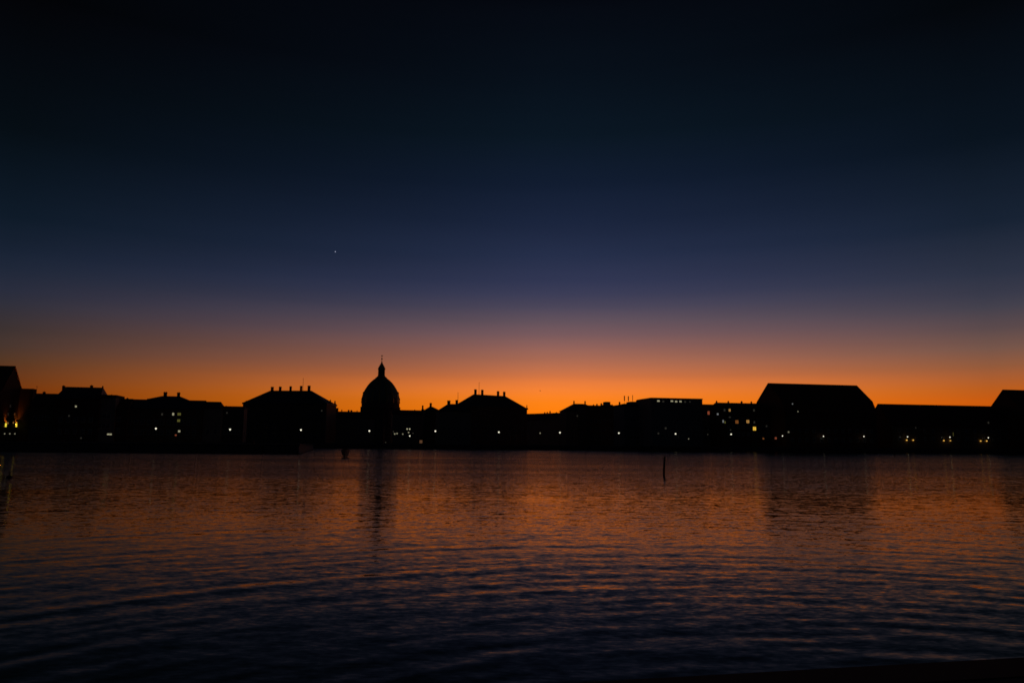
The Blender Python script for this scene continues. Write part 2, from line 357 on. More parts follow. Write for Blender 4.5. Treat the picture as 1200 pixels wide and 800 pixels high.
for x in (5.2, 17.6):                                           # glowing lanterns with an open top that wash the wall above them
    yy, z = gable_pt(x, 500)
    bm = newbm(); box(bm, -.5, .5, -.5, -.002, z - .2, z - .02); box(bm, -.46, .46, -.48, -.30, z, z + 1.3, 1)
    for q in (-.5, .45): box(bm, q, q + .05, -.28, -.002, z, z + 2.0)
    box(bm, -.44, .44, -.25, -.05, z + 1.15, z + 1.2, 2); box(bm, -.5, .5, -.50, -.29, z + 1.302, z + 1.6)
    o = on_gable(link('wall_lamp', bm, ['metal', 'lampgold', 'fire'], W.root), yy); o['label'] = 'glowing orange wall uplight'
for x in (4, 10, 16):
    yy, z = gable_pt(x, 508)
    bm = newbm(); box(bm, -.06, .06, -.4, -.002, z + .22, z + .3); lathe(bm, [(0, z - .2), (.17, z - .14), (.2, z), (.15, z + .2), (0, z + .22)], 10, (0, -.4), 1)
    o = on_gable(link('wall_lamp', bm, ['metal', 'l_dim'], W.root), yy); o['label'] = 'small round white wall lamp'
bm = newbm(); box(bm, XE + .01, W.lx(39.5, 460, 7), 6.2, 9.6, -.5, W.lz(35, 455.4, 7)); link('side_wing', bm, 'tar', W.root)
W.wins = []
W.rows((3.6, 11.2), 9, 1.2, 1.7)
h = B('row_house', 'low dark row house beside the tall left warehouse, with thin antenna', 'house', 44, 70, 461, 272, w=5, ye=474, ext=(0, 1), wall='ybrick')
h.chimney(52, 2.6, 458.3); h.antenna(43.5, 452, 2); h.rows((4, 8), 6)
h = B('town_house', 'dark town house with high saddle roof and two chimneys, right of the tall left warehouse', 'house', 77, 121, 453.5, 274, w=6, ye=468, hip=(1.2, 1), roof='hip', wall='brick', cover='slate')
h.chimney(74.8, 2.8, 451.2); h.chimney(107.5, 3, 450.8); h.chimney(120.5, 1, 452); h.lit(89, 476, 'w_pale', 'small lit white window', .55, .6); h.lit(95, 513, 'w_faint', 'faint lit window', .5, .5); h.rows((3.5, 7.5), 5)
h.lit(81, 487, 'w_faint', 'faint lit window', .5, .5)
h = B('shop_house', 'flat-topped dark house with a white lit shopfront strip near the water', 'house', 123, 141, 463.5, 276, w=5, ye=467, roof='flat', wall='plaster', cover='felt', ext=(1.5, 0))
h.chimney(131, 2, 462); h.lit(128.3, 508.6, 'w_pale', 'white lit shopfront', 1.5, .5); h.rows((5.5, 9), 3)
h = B('quay_house', 'low narrow dark house with one chimney, between the shopfront house and the long gabled terrace', 'house', 141.5, 152, 467, 278, w=5, ye=478, wall='brick', ext=(.5, 1)); h.chimney(149.5, 2, 465.8); h.rows((4, 8), 2)
h = B('terrace', 'long dark terrace with level roofline, flanking the small hipped centre with two chimneys', 'terrace', 151, 241, 468.3, 284, w=6, ye=478, wall='ybrick', cover='slate')
h.lit(190, 485.2, 'w_faint', 'faint lit window', .6, .7); h.lit(210, 505, 'w_pale', 'small lit white window', .7, .7); h.lit(206, 509.6, 'w_red', 'dim reddish window', .6, .5); h.rows((3.6, 7.2), 11)
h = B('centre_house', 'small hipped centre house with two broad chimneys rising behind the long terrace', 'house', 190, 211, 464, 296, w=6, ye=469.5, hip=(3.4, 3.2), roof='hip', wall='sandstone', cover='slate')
h.chimney(194, 4, 458.8); h.chimney(209.5, 3.4, 459.3)
for x, y, pn, lb, ww in ((203, 485, 'w_pale', 'tall pale lit window', .6), (210, 485, 'w_green', 'yellowish lit window', 1.1), (209.5, 492.6, 'w_green', 'yellowish lit window', 1.0)):
    B.lit(h, x, y, pn, lb, ww, .9, off=-18.6)
h = B('side_house', 'low dark house stepping down from the right end of the terrace', 'house', 242, 259, 470.5, 288, w=5, ye=479, hip=(0, 1.2), roof='hip', wall='plaster'); h.rows((4,), 3)
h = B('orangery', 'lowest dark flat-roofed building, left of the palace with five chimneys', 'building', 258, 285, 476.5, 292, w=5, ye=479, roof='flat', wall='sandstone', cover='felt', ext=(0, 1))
h.chimney(265, 1.4, 475.2); h.lit(266, 483.5, 'w_faint', 'faint lit window', .5, .5); h.lit(260, 487, 'w_faint', 'faint lit window', .5, .5); h.rows((4,), 5)
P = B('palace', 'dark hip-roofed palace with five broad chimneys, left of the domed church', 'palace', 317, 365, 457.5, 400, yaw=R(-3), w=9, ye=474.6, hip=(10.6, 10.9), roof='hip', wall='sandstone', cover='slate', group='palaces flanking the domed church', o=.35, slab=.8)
for x, wp, yt in ((319.2, 3.4, 452.8), (328.5, 3, 452.6), (340.7, 2.6, 452.2), (353, 2.7, 451.8), (362.3, 3.4, 451.4)): P.chimney(x, wp, yt)
P.antenna(355.5, 443, 1, .12); P.finial(288.6, 469, 0); P.finial(387.2, 467.8, 0); P.finial(392.6, 469, 0)
P.lit(377, 481, 'w_faint', 'faint lit window', .7, .7); P.rows((4, 9), 9, 1.3, 2.4); P.door(0)
h = B('mews', 'low dark building with bumpy chimneyed roofline between the left palace and the domed church', 'building', 391, 426, 482, 430, w=6, ye=489, ext=(6, 6), wall='plaster')
for x, wp, yt in ((395, 3.6, 477.6), (400.6, 1.2, 479.6), (408.6, 2.2, 480), (411.8, 2.4, 480.2), (418.5, 1, 480.8), (423, 1.2, 480.9)): h.chimney(x, wp, yt)
h.rows((5,), 5)
# domed church
cb = at(446.6, 452, 620); ch = thing('domed_church', 'big dark domed church with lantern and thin spire, tallest shape on the skyline', 'church', (cb.x, cb.y, GZ), 0)
px = 620 / F
def cz(y): return at(446.6, y, 620).z - GZ
bm = newbm(); lathe(bm, [(19, -.5), (19, 14), (19.6, 14.2), (19.6, 15.2), (18.6, 15.4)], 32); 
for k in range(4): 
    a = k * math.pi / 2; box(bm, *(sorted((math.cos(a) * 17, math.cos(a) * 24 + 5 * abs(math.sin(a)))) if abs(math.cos(a)) > .5 else (-7, 7)), *(sorted((math.sin(a) * 17, math.sin(a) * 24)) if abs(math.sin(a)) > .5 else (-7, 7)), -.5, 13.5)
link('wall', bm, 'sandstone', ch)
bm = newbm(); lathe(bm, [(15.2, 15.4), (15.2, cz(479)), (15.9, cz(478.4)), (15.9, cz(477)), (15.1, cz(476.8)), (15.1, cz(472.6))], 48)
for k in range(24):
    a = 2 * math.pi * k / 24 + .06; lathe(bm, [(.5, 15.6), (.45, cz(479.2)), (.62, cz(479) - .02)], 8, (15.5 * math.cos(a), 15.5 * math.sin(a)))
link('drum', bm, 'sandstone', ch)
prof = [(22.4, 472.5), (22.0, 467.5), (20.6, 461.5), (18.6, 457), (15.8, 452.3), (12.6, 448.2), (9.4, 445.2), (7.0, 443.5), (6.7, 443.2)]
bm = newbm(); lathe(bm, [(r * px * .985, cz(y)) for r, y in prof], 48); dome = link('dome', bm, 'copper', ch, True)
for k in range(16):
    a = 2 * math.pi * k / 16 + .1; bm = newbm(); pr = []
    for (r, y) in prof[:-1]: pr.append((r * px, cz(y)))
    t = Vector((-math.sin(a), math.cos(a), 0)) * .32; e = Vector((math.cos(a), math.sin(a), 0)); L = []
    for r, z in pr:
        q = [e * (r * .97) - t, e * (r + .12) - t, e * (r + .12) + t, e * (r * .97) + t]; L.append([bm.verts.new((v.x, v.y, z)) for v in q])
    for A, C in zip(L, L[1:]):
        for i in range(4): bm.faces.new((A[i], A[(i + 1) % 4], C[(i + 1) % 4], C[i]))
    bm.faces.new(L[0][::-1]); bm.faces.new(L[-1]); link('dome_rib', bm, 'gold', dome)
for yy, r, n, s in ((460.5, 20.5, 8, .9), (467.5, 22.1, 12, .85)):
    for k in range(n):
        a = 2 * math.pi * k / n; bm = newbm(); z = cz(yy)
        lathe(bm, [(s, z - s), (s * 1.05, z + .2), (s * .7, z + s), (0, z + s * 1.3)], 8, (r * px * .97 * math.cos(a), r * px * .97 * math.sin(a))); link('dormer', bm, 'copper', dome)
bm = newbm(); lathe(bm, [(6.6 * px, cz(443.9)), (6.8 * px, cz(443.3)), (6.8 * px, cz(442.4)), (5.6 * px, cz(442.2)), (5.4 * px, cz(441.2)), (4.4 * px, cz(441)), (4.2 * px, cz(439.6))], 24); lan = link('lantern', bm, 'sandstone', ch)
for k in range(8):
    a = 2 * math.pi * (k + .5) / 8; bm = newbm(); lathe(bm, [(.62, cz(439.7)), (.55, cz(439)), (.5, cz(433.4)), (.7, cz(433))], 8, (3.3 * px * math.cos(a), 3.3 * px * math.sin(a))); link('column', bm, 'sandstone', lan)
bm = newbm(); lathe(bm, [(1.6 * px, cz(439.7)), (1.6 * px, cz(433))], 12); link('lantern_core', bm, 'sandstone', lan)
bm = newbm(); lathe(bm, [(4.3 * px, cz(433)), (4.4 * px, cz(431.8)), (3.9 * px, cz(430.8)), (3.0 * px, cz(429)), (1.6 * px, cz(426.6)), (.6 * px, cz(424.4)), (.3 * px, cz(423.5))], 16); sp = link('spire', bm, 'copper', ch)
bm = newbm(); lathe(bm, [(.24, cz(423.6)), (.17, cz(417))], 8)
for yy, r in ((420.4, .62), (424, .5)): lathe(bm, [(0, cz(yy) - r)] + [(r * math.cos(t), cz(yy) + r * math.sin(t)) for t in np.linspace(-1.1, 1.1, 5)] + [(0, cz(yy) + r)], 10)
box(bm, -.16, .16, -.16, .16, cz(417.6), cz(416.2)); box(bm, -.75, .75, -.16, .16, cz(417.0), cz(417.0) + .5); link('cross', bm, 'gold', sp)
h = B('guard_house', 'plain dark low range with level roof, directly right of the domed church', 'building', 466, 499, 480.4, 420, w=6, ye=485, ext=(3, 2), wall='plaster')
h.chimney(495.4, 2, 474.6); h.chimney(495.4, 3.4, 478.8); h.chimney(486, 1, 479.6); h.rows((4,), 5)
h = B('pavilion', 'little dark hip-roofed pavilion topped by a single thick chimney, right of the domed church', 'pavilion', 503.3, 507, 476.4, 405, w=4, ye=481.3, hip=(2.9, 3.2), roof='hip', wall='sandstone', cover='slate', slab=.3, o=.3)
h.chimney(504.8, 2.8, 471.8); h.rows((4,), 3)
h = B('corner_house', 'dark hip-roofed house with two chimneys against the left side of the right palace', 'house', 525, 543, 473.2, 392, w=6, ye=482.5, hip=(5.4, 3), roof='hip', wall='plaster', cover='slate')
h.chimney(526, 4, 468.8); h.chimney(535.2, 3, 468.3); h.antenna(536.8, 459.5, 1, .12); h.rows((4, 8), 5)
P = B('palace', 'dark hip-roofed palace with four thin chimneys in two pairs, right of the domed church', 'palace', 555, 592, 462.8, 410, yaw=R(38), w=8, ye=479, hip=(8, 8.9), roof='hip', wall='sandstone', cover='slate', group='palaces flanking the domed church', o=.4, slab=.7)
for x, wp, yt in ((557.2, 2.8, 455.8), (565.2, 2.7, 456.3), (583.7, 2.7, 458), (590.9, 2.7, 458.6)): P.chimney(x, wp, yt)
P.antenna(561.5, 448, 1, .12); P.finial(617.4, 474.0, -7.2, wm=.35); P.rows((4, 9), 8, 1.3, 2.4); P.door(0)
h = B('long_range', 'long low dark range with small chimneys, roofline climbing right of the right palace', 'building', 617, 662, 484, 455, yaw=R(-46), w=6, ye=491, ext=(5, 4), wall='plaster')
for x, yt in ((638.4, 482.6), (641.3, 482.4), (644.6, 481.2), (652, 482.6), (658.4, 480)): h.chimney(x, 1.2, yt, deep=.6)
h.rows((5,), 8)
h = B('manor', 'dark hip-roofed house with a chimney at each end of its short ridge, right of centre', 'house', 672.3, 685.8, 473, 400, w=6, ye=482, hip=(5.8, 6), roof='hip', wall='plaster', cover='slate')
h.chimney(672.6, 1.3, 469.3); h.chimney(685.6, 1.3, 469.5); h.lit(676.5, 487.2, 'w_faint', 'faint lit window', .7, .7); h.rows((4, 8), 4)
h = B('tenement', 'dark tenement with three stubby chimneys and a square lift housing on its roof', 'tenement', 689, 727, 475.9, 380, w=7, ye=478.5, roof='flat', wall='ybrick', cover='felt', ext=(3, 1))
for x, wp, yt in ((695.5, 1.3, 473.6), (699.5, 1.4, 472.8), (704.6, 1.6, 472), (726, 1.5, 470.4)): h.chimney(x, wp, yt)
z = h.lz(711, 470.9); bm = newbm(); box(bm, h.lx(708.2), h.lx(713.8), -2, 2, h.ze, z); box(bm, h.lx(706.6), h.lx(716.4), -2.6, 2.6, h.ze, h.lz(711, 474.2)); link('lift_housing', bm, 'grey', h.roof); h.rows((4, 8, 12), 8)
h = B('office_block', 'dark stepped office block carrying three short vertical poles on its roof', 'office block', 725, 752, 474.4, 352, w=7, ye=476.5, roof='flat', wall='grey', cover='felt')
for x0, x1, yt in ((729.2, 735.2, 473.2), (736.8, 749, 470.9), (748.2, 752.2, 468.3)):
    bm = newbm(); box(bm, h.lx(x0), h.lx(x1), -3, 3, h.ze, h.lz((x0 + x1) / 2, yt)); link('roof_plant', bm, 'grey', h.roof)
for x, t in ((731, 463.8), (735.6, 464.2), (740.6, 463)):
    c = h.lx(x); bm = newbm(); lathe(bm, [(.05, h.zr - .8), (.05, h.lz(x, 470)), (.24 if x < 740 else .14, h.lz(x, 469.4)), (.24 if x < 740 else .14, h.lz(x, t)), (.05, h.lz(x, t) + .05)], 8, (c, -1)); link('pole', bm, 'metal', h.roof)
h.lit(780, 501.5, 'w_faint', 'faint lit window', .01, .01) if False else None
h.rows((4, 8, 12), 6)
h = B('flat_block', 'dark flat-roofed block with a row of small lit white windows along its top floor', 'apartment block', 755, 813.6, 467.6, 340, w=8, ye=468.6, roof='flat', wall='grey', cover='felt')
for x, y, pn, wd in ((771.5, 469.6, 'w_pale', 1.1), (777.2, 470.2, 'w_faint', .8), (787.3, 469.8, 'w_pale', 1.1), (792.3, 470.3, 'w_pale', 1.0), (797.4, 470.2, 'w_pale', 1.0), (802.8, 470.6, 'w_faint', .8), (808.4, 470.6, 'w_faint', .5)): h.lit(x, y, pn, 'small lit top-floor window', wd, .62)
h.lit(780, 501.5, 'w_faint', 'faint lit window', .8, .8); h.lit(771.5, 507.6, 'w_faint', 'faint lit window', .7, .7); h.rows((4.5, 8, 11.5), 9)
h = B('low_block', 'low dark flat-roofed building with one red-lit window, beside the flat-roofed block', 'building', 813, 839.5, 474.6, 345, w=7, ye=476.2, roof='flat', wall='plaster', cover='felt', ext=(0, .4))
h.chimney(817, 7, 473.3, 'grey', 4); h.lit(830.3, 483.6, 'w_red', 'red-lit window', .95, 1.5); h.rows((4, 8), 5)
h = B('apartment_house', 'dark apartment house with four thin chimneys and many yellow and orange lit windows', 'apartment house', 839.2, 891, 472, 333, w=6, ye=477, wall='brick', ext=(0, 2))
for x, yt in ((839.7, 469.2), (853.4, 469.4), (869, 469.6), (880.4, 470)): h.chimney(x, 1.3 if x != 869 else 1.8, yt, deep=.7)
for x, y, pn, lb, ww, hh in ((841, 485, 'l_cool', 'small cool white window', .7, .7), (849, 480.3, 'w_faint', 'faint lit window', .7, 1), (855, 480.4, 'w_warm', 'warm lit window', .85, 1.1), (855.2, 488.6, 'w_faint', 'faint lit window', .9, .5),
        (847.4, 493.4, 'l_cool', 'pale greenish window', .55, 1.1), (849.6, 494.6, 'w_green', 'yellowish lit window', .6, .9), (863.5, 494.1, 'w_orange', 'orange lit window', 1.4, 1.4), (876.3, 493.7, 'w_warm', 'warm lit window', 1.3, 1.3), (883.9, 494.6, 'w_faint', 'faint lit window', .7, .9),
        (883.5, 480.6, 'w_faint', 'faint lit window', .8, .8), (884.1, 502, 'w_yellow', 'bright yellow lit window', 1.4, 1.5), (856, 503.5, 'w_faint', 'faint lit window', .6, .4)): h.lit(x, y, pn, lb, ww, hh)
h.rows((11.7, 8.6, 5.5), 9, .9, 1.3)
U = B('warehouse', 'huge broad dark warehouse with high double-pitched roof and two small lit windows, right of centre', 'warehouse', 900.5, 1003.5, 450, 333, w=12, ye=484, roof='gambrel', wall='brick', group='old quayside warehouses')
for x, y in ((928.6, 473), (935, 482)):
    zk = U.ze + (U.zr - U.ze) * .38; z0 = U.lz(x, y, -8) - .7; yy = .6 - (U.zr - z0) / (U.zr - zk) * U.w * .8 if z0 > zk else .6 - U.w * (.8 + .2 * (zk - z0) / (zk - U.ze)) 
    yy -= .55; c = U.lx(x, y, yy - .6); zz = U.lz(x, y, yy - .6); bm = newbm(); box(bm, c - .55, c + .55, yy - .6, yy + 2.2, zz - .7, zz + .8); prism(bm, [(yy - .75, zz + .802), (yy - .75, zz + .95), (yy + 2.6, zz + 1.1), (yy + 2.6, zz + .802)], c - .7, c + .7)
    link('dormer', bm, 'slate', U.roof); U.win(c, zz, .5, .5, 'l_cool' if y < 478 else 'l_dim', 'small lit dormer window', yy - .6)
for x, y, pn, lb, ww in ((898.2, 499, 'w_faint', 'faint lit window', .6), (894.5, 513.6, 'w_orange', 'dim orange window', .7), (909, 513.2, 'w_red', 'orange lit window', .8), (924, 506, 'l_dim', 'small white lit window', .6)): U.lit(x, y, pn, lb, ww, ww)
U.rows((3.2, 7.0), 12, 1.1, 1.5); U.door(2, 2.6, 3)
V = B('storehouse', 'long low dark storehouse between two bigger warehouses, with pairs of warm lights by the water', 'storehouse', 1029, 1168, 474.4, 342, w=8, ye=498, wall='ybrick', group='old quayside warehouses')
for x, y in ((1062, 515.4), (1069.5, 515.4), (1105.4, 515.9), (1113, 516), (1148.5, 516.4), (1155.6, 516.4)):
    c = V.lx(x, y, -8); zz = V.lz(x, y, -8); bm = newbm(); box(bm, c - .08, c + .08, -8.3, -8.002, zz + .2, zz + .3); lathe(bm, [(0, zz - .28), (.24, zz - .2), (.3, zz), (.2, zz + .2), (0, zz + .24)], 10, (c, -8.35), 1); o = link('wall_lamp', bm, ['metal', 'w_gold'], V.root); o['label'] = 'warm yellow wall lamp'
V.lit(1117, 508.6, 'w_green', 'thin yellowish lit window', .3, 1.5); V.lit(1073, 501, 'w_faint', 'faint lit window', .5, .5); V.lit(1158.2, 495, 'w_faint', 'faint lit window', .7, .9); V.rows((4.2, 7.6), 14, 1.0, 1.4)
W2 = B('warehouse', 'dark sloping-ended warehouse cut off by the right edge', 'warehouse', 1175.5, 1290, 457.8, 346, w=10, ye=484, wall='brick', group='old quayside warehouses'); W2.rows((4, 8), 8)

# ------------------------------------------------------------------ lamps along the quay
def lamp_root(label, x, y, v, group='lit lamps along the far quay'):
    d = ray(x, y); p = EYE + d * ((qp(0, v) - EYE).dot(QN) / d.dot(QN))
    return thing('street_lamp', label, 'street lamp', (p.x, p.y, GZ), QYAW, group), p.z - GZ
def lamp(label, x, y, v=4, head='l_white', r=.30, heads=1, gap=.95):
    t, h = lamp_root(label, x, y, v)
    bm = newbm(); lathe(bm, [(.16, 0), (.16, .25), (.09, .35), (.075, 1.2), (.05, h - r - .12)], 10); link('pole', bm, 'metal', t)
    xs = [0] if heads == 1 else [-gap / 2, gap / 2]
    if heads == 2:
        bm = newbm(); box(bm, -gap / 2, gap / 2, -.03, .03, h - r - .12, h - r - .06); link('cross_arm', bm, 'metal', t)
    for c in xs:
        bm = newbm(); lathe(bm, [(.07, h - r - .06), (r * .75, h - r * .55), (r, h), (r * .8, h + r * .6), (0, h + r * .78)], 12, (c, 0)); g = link('globe', bm, head, t, True)
        bm = newbm(); lathe(bm, [(r * .85, h + r * .66), (r * .5, h + r * .98), (.04, h + r * 1.15), (0, h + r * 1.35)], 12, (c, 0)); link('cap', bm, 'metal', t)
    return t
for x, y, lb in ((182.7, 501.8, 'lit white quay lamp below the left part of the terrace, leftmost of the quay row'),
    (269.6, 502.9, 'lit white quay lamp below the lowest flat roof left of the five-chimney palace'),
    (352.7, 503.4, 'lit white quay lamp below the right half of the five-chimney palace'),
    (432.8, 504.5, 'lit white quay lamp below the left edge of the church dome'),
    (510.2, 504.8, 'lit white quay lamp below the little pavilion with one thick chimney'),
    (584.6, 506, 'lit white quay lamp below the right half of the palace with four thin chimneys'),
    (656.2, 506.5, 'lit white quay lamp below the left slope of the house with two end chimneys'),
    (725.2, 507.1, 'lit white quay lamp below the roof chimney left of the three poles'),
    (791.7, 507.9, 'lit white quay lamp below the row of lit top-floor windows'),
    (856.8, 508.5, 'lit white quay lamp below the orange windows of the apartment house')):
    lamp(lb, x, y, r=.30)
for x, y, lb in ((917, 510.4, 'small lit quay lamp at the left foot of the huge broad warehouse'),
    (965, 510.9, 'small lit quay lamp before the middle of the huge broad warehouse'),
    (1012.4, 511, 'small lit quay lamp at the right foot of the huge broad warehouse'),
    (1063.6, 511.4, 'small lit quay lamp above the leftmost pair of warm storehouse lights'),
    (1113.2, 511.9, 'small lit quay lamp above the middle pair of warm storehouse lights'),
    (1158.2, 512.5, 'small lit quay lamp above the rightmost pair of warm storehouse lights')):
    lamp(lb, x, y, r=.23)
for x, y, v, hd, r, lb in ((633, 507.1, 30, 'l_dim', .28, 'dim lamp in the gap right of the four-chimney palace'),
    (829.4, 508.7, 14, 'w_faint', .28, 'very dim lamp below the red-lit window'),
    (807, 513.8, 6, 'l_dim', .22, 'low dim lamp under the right end of the flat-roofed block'),
    (462.6, 508, 40, 'l_dim', .34, 'dim lamp below the right edge of the church dome, left one of a close pair'),
    (465.3, 507.6, 44, 'l_dim', .32, 'dim lamp below the right edge of the church dome, right one of a close pair'),
    (461, 505.4, 60, 'w_faint', .3, 'faintest lamp above the close pair under the right edge of the dome'),
    (472, 508.2, 48, 'l_dim', .28, 'dim lone lamp between the close pair and the bright cluster right of the dome'),
    (478.7, 506.4, 30, 'w_pale', .27, 'yellowish lamp in the middle of the cluster right of the dome'),
    (480.2, 510.4, 22, 'l_white', .25, 'lowest white lamp of the cluster right of the dome'),
    (484, 507.3, 40, 'w_faint', .25, 'faint lamp at the right edge of the cluster right of the dome'),
    (452, 518, 2, 'w_faint', .22, 'very faint low lamp at the water edge under the dome')):
    lamp(lb, x, y, v, hd, r)
lamp('tall twin-headed lit lamp topping the cluster right of the dome', 478.6, 502.3, 12, 'w_pale', .3, 2, .95)
# lit kiosk on the quay
p = hit_z(493.4, 519.5, GZ) if False else on_plane(493.4, 519, qp(0, 3), QN)
k = thing('kiosk', 'tiny peaked kiosk with a dim warm glow at the water edge, right of the dome', 'kiosk', (p.x, p.y, GZ), QYAW)
bm = newbm(); box(bm, -.9, .9, -.5, .9, 0, .35); box(bm, -.9, -.78, -.5, .9, .352, 1.9); box(bm, .78, .9, -.5, .9, .352, 1.9); box(bm, -.778, .778, .78, .9, .352, 1.9); link('wall', bm, 'wood', k)
bm = newbm(); lathe(bm, [(1.45, 1.902), (1.45, 2.0), (.12, 2.9), (0, 3.0)], 4, (0, .2), 0, math.pi / 4); link('roof', bm, 'felt', k)
bm = newbm(); prism(bm, [(.5, .4), (.55, .4), (.55, 1.5), (.5, 1.2)], -.5, .5); link('lit_panel', bm, 'dimwarm', k)

# ------------------------------------------------------------------ on the water
b0 = hit_z(778, 556.5, 0); t0 = at(778.9, 534.2, b0.y)
o = thing('mooring_pile', 'thin dark wooden mooring pile standing alone in the open water', 'mooring pile', (b0.x, b0.y, 0))
hh = t0.z; lean = t0.x - b0.x
bm = newbm(); lathe(bm, [(.068, -2.5), (.065, 0), (.060, hh * .5), (.058, hh - .07), (.035, hh - .015), (0, hh)], 12)
for v in bm.verts: v.co.x += lean * v.co.z / hh
link('post', bm, 'wood', o)
bm = newbm(); lathe(bm, [(.068, .35), (.073, .37), (.073, .42), (.068, .44)], 12)
for v in bm.verts: v.co.x += lean * v.co.z / hh
link('iron_band', bm, 'metal', o)
# small motor boat, bow on
bw = hit_z(404, 535.8, 0)
boat = thing('motor_boat', 'small dark boat seen bow-on, low on the water left of the domed church', 'boat', (bw.x, bw.y, 0), R(11)); boat.scale = (.66, .66, .66)
def section(t):                # t 0 bow .. 1 stern: half beam at deck, half beam at keel line, deck height
    hb = .80 * min(1, (t * 1.9) ** .6) if t > 0 else .02
    return hb, hb * (.12 + .25 * t), 1.55 - .3 * t
bm = newbm(); S = []
for i in range(9):
    t = i / 8; hb, kb, dk = section(t); y = 5.2 * t - .6 * (1 - t) * 0
    S.append([bm.verts.new(v) for v in ((-hb, y - .45 * (1 - t), dk), (-hb * .82, y - .2 * (1 - t), dk * .45), (-kb, y, -.05), (0, y + .1, -.3), (kb, y, -.05), (hb * .82, y - .2 * (1 - t), dk * .45), (hb, y - .45 * (1 - t), dk))])
for A, C in zip(S, S[1:]):
    for i in range(6): bm.faces.new((A[i], A[i + 1], C[i + 1], C[i]))
    bm.faces.new((A[0], C[0], C[6], A[6]))
bm.faces.new(S[-1]); bm.faces.new(S[0][::-1]); link('hull', bm, 'hull', boat)
bm = newbm(); box(bm, -.55, .55, 1.9, 3.5, 1.0, 1.82); box(bm, -.62, .62, 1.75, 3.65, 1.822, 1.9); cab = link('cabin', bm, 'deck', boat)
bm = newbm(); box(bm, -.45, .45, 1.86, 1.898, 1.5, 1.76); link('windscreen', bm, 'glass', cab)
bm = newbm(); lathe(bm, [(.03, 1.902), (.02, 2.3)], 6, (0, 2.9)); link('mast', bm, 'metal', boat)
bm = newbm(); box(bm, -.18, .18, 5.2, 5.6, .3, 1.3); box(bm, -.06, .06, 5.3, 5.5, -.5, .298); link('outboard_motor', bm, 'metal', boat)
# buoy near the left edge
bb = hit_z(11, 560, 0); o = thing('buoy', 'tiny dark round mooring buoy, floating near the left edge', 'buoy', (bb.x, bb.y, -.03)); o.scale = (.7, .7, .7)
bm = newbm(); lathe(bm, [(0, -.2), (.16, -.1), (.2, .06), (.14, .2), (0, .24)], 14); link('float', bm, 'buoy', o, True)
bm = newbm(); lathe(bm, [(.02, .23), (.02, .3), (.05, .32), (.05, .38), (0, .4)], 8); link('ring', bm, 'metal', o)
# gull
gp = at(633, 458, 330); bm = newbm()
lathe(bm, [(0, -.26), (.05, -.2), (.085, 0), (.06, .16), (.045, .2), (.05, .25), (0, .32)], 8)
for v in bm.verts: v.co = Vector((v.co.x, -v.co.z, v.co.y))
for s in (-1, 1):
    tp = [(.05, -.1, .03), (.05, .1, .03), (.32, .06, .22), (.32, -.12, .22), (.72, .1, .12), (.66, .02, .13)]
    vs = [[bm.verts.new((s * x, y, z + dz)) for x, y, z in tp] for dz in (0, .02)]
    for A in vs:
        bm.faces.new((A[0], A[1], A[2], A[3])); bm.faces.new((A[3], A[2], A[4], A[5]))
    for i, j in ((0, 1), (1, 2), (2, 4), (4, 5), (5, 3), (3, 0)): bm.faces.new((vs[0][i], vs[0][j], vs[1][j], vs[1][i]))
o = link('gull', bm, 'feather'); o.location = gp; o.rotation_euler = (0, 0, R(50)); tag(o, 'tiny dark bird flying in the orange sky right of the four-chimney palace', 'bird')
# evening star
sp_ = at(393, 295, 20000); bm = newbm(); bmesh.ops.create_icosphere(bm, subdivisions=2, radius=13); o = link('star', bm, 'star'); o.location = sp_; tag(o, 'single bright evening star in the deep blue sky above the five-chimney palace', 'star')

# ------------------------------------------------------------------ sky: afterglow after sunset
def elev(x, y): d = ray(x, y).normalized(); return math.degrees(math.asin(d.z))
CEN = [(650, -2, (4, 7, 14)), (650, 10, (5, 9, 17)), (650, 85, (7, 15, 25)), (650, 160, (10, 22, 34)), (650, 215, (17, 28, 48)), (650, 260, (26, 36, 60)), (650, 300, (37, 46, 73)), (650, 330, (49, 54, 82)), (650, 345, (60, 61, 87)), (650, 360, (76, 70, 90)), (650, 376, (98, 81, 92)), (650, 392, (121, 90, 94)), (650, 406, (145, 98, 90)), (650, 420, (169, 106, 84)),
       (650, 432, (191, 112, 76)), (650, 441, (211, 117, 67)), (650, 448, (232, 125, 60)), (650, 456, (247, 131, 53)), (650, 464, (254, 132, 38)), (650, 472, (255, 131, 22)), (650, 482, (255, 128, 12)), (650, 500, (235, 105, 5))]
LEF = [(60, -2, (2, 3, 5)), (60, 10, (3, 4, 7)), (60, 160, (6, 14, 21)), (60, 260, (15, 28, 43)), (60, 300, (26, 37, 56)), (60, 320, (33, 42, 61)), (60, 345, (44, 48, 66)), (60, 360, (51, 51, 64)), (60, 390, (66, 54, 53)), (60, 408, (78, 58, 50)), (60, 425, (92, 59, 38)), (60, 448, (113, 57, 22)), (60, 456, (119, 54, 14)), (60, 475, (125, 52, 6)), (60, 500, (110, 42, 2))]
RIG = [(1160, -2, (3, 6, 10)), (1160, 10, (4, 7, 12)), (1160, 160, (9, 19, 30)), (1160, 260, (23, 34, 51)), (1160, 320, (44, 50, 68)), (1160, 345, (57, 58, 74)), (1160, 360, (67, 64, 76)), (1160, 385, (92, 74, 76)), (1160, 408, (118, 85, 73)), (1160, 428, (146, 90, 60)), (1160, 448, (176, 92, 40)), (1160, 456, (186, 92, 28)), (1160, 470, (203, 90, 12)), (1160, 500, (190, 78, 3))]
w = bpy.data.worlds.new('World'); sc.world = w; w.use_nodes = True; nt = w.node_tree; bg = nt.nodes['Background']; out = nt.nodes['World Output']
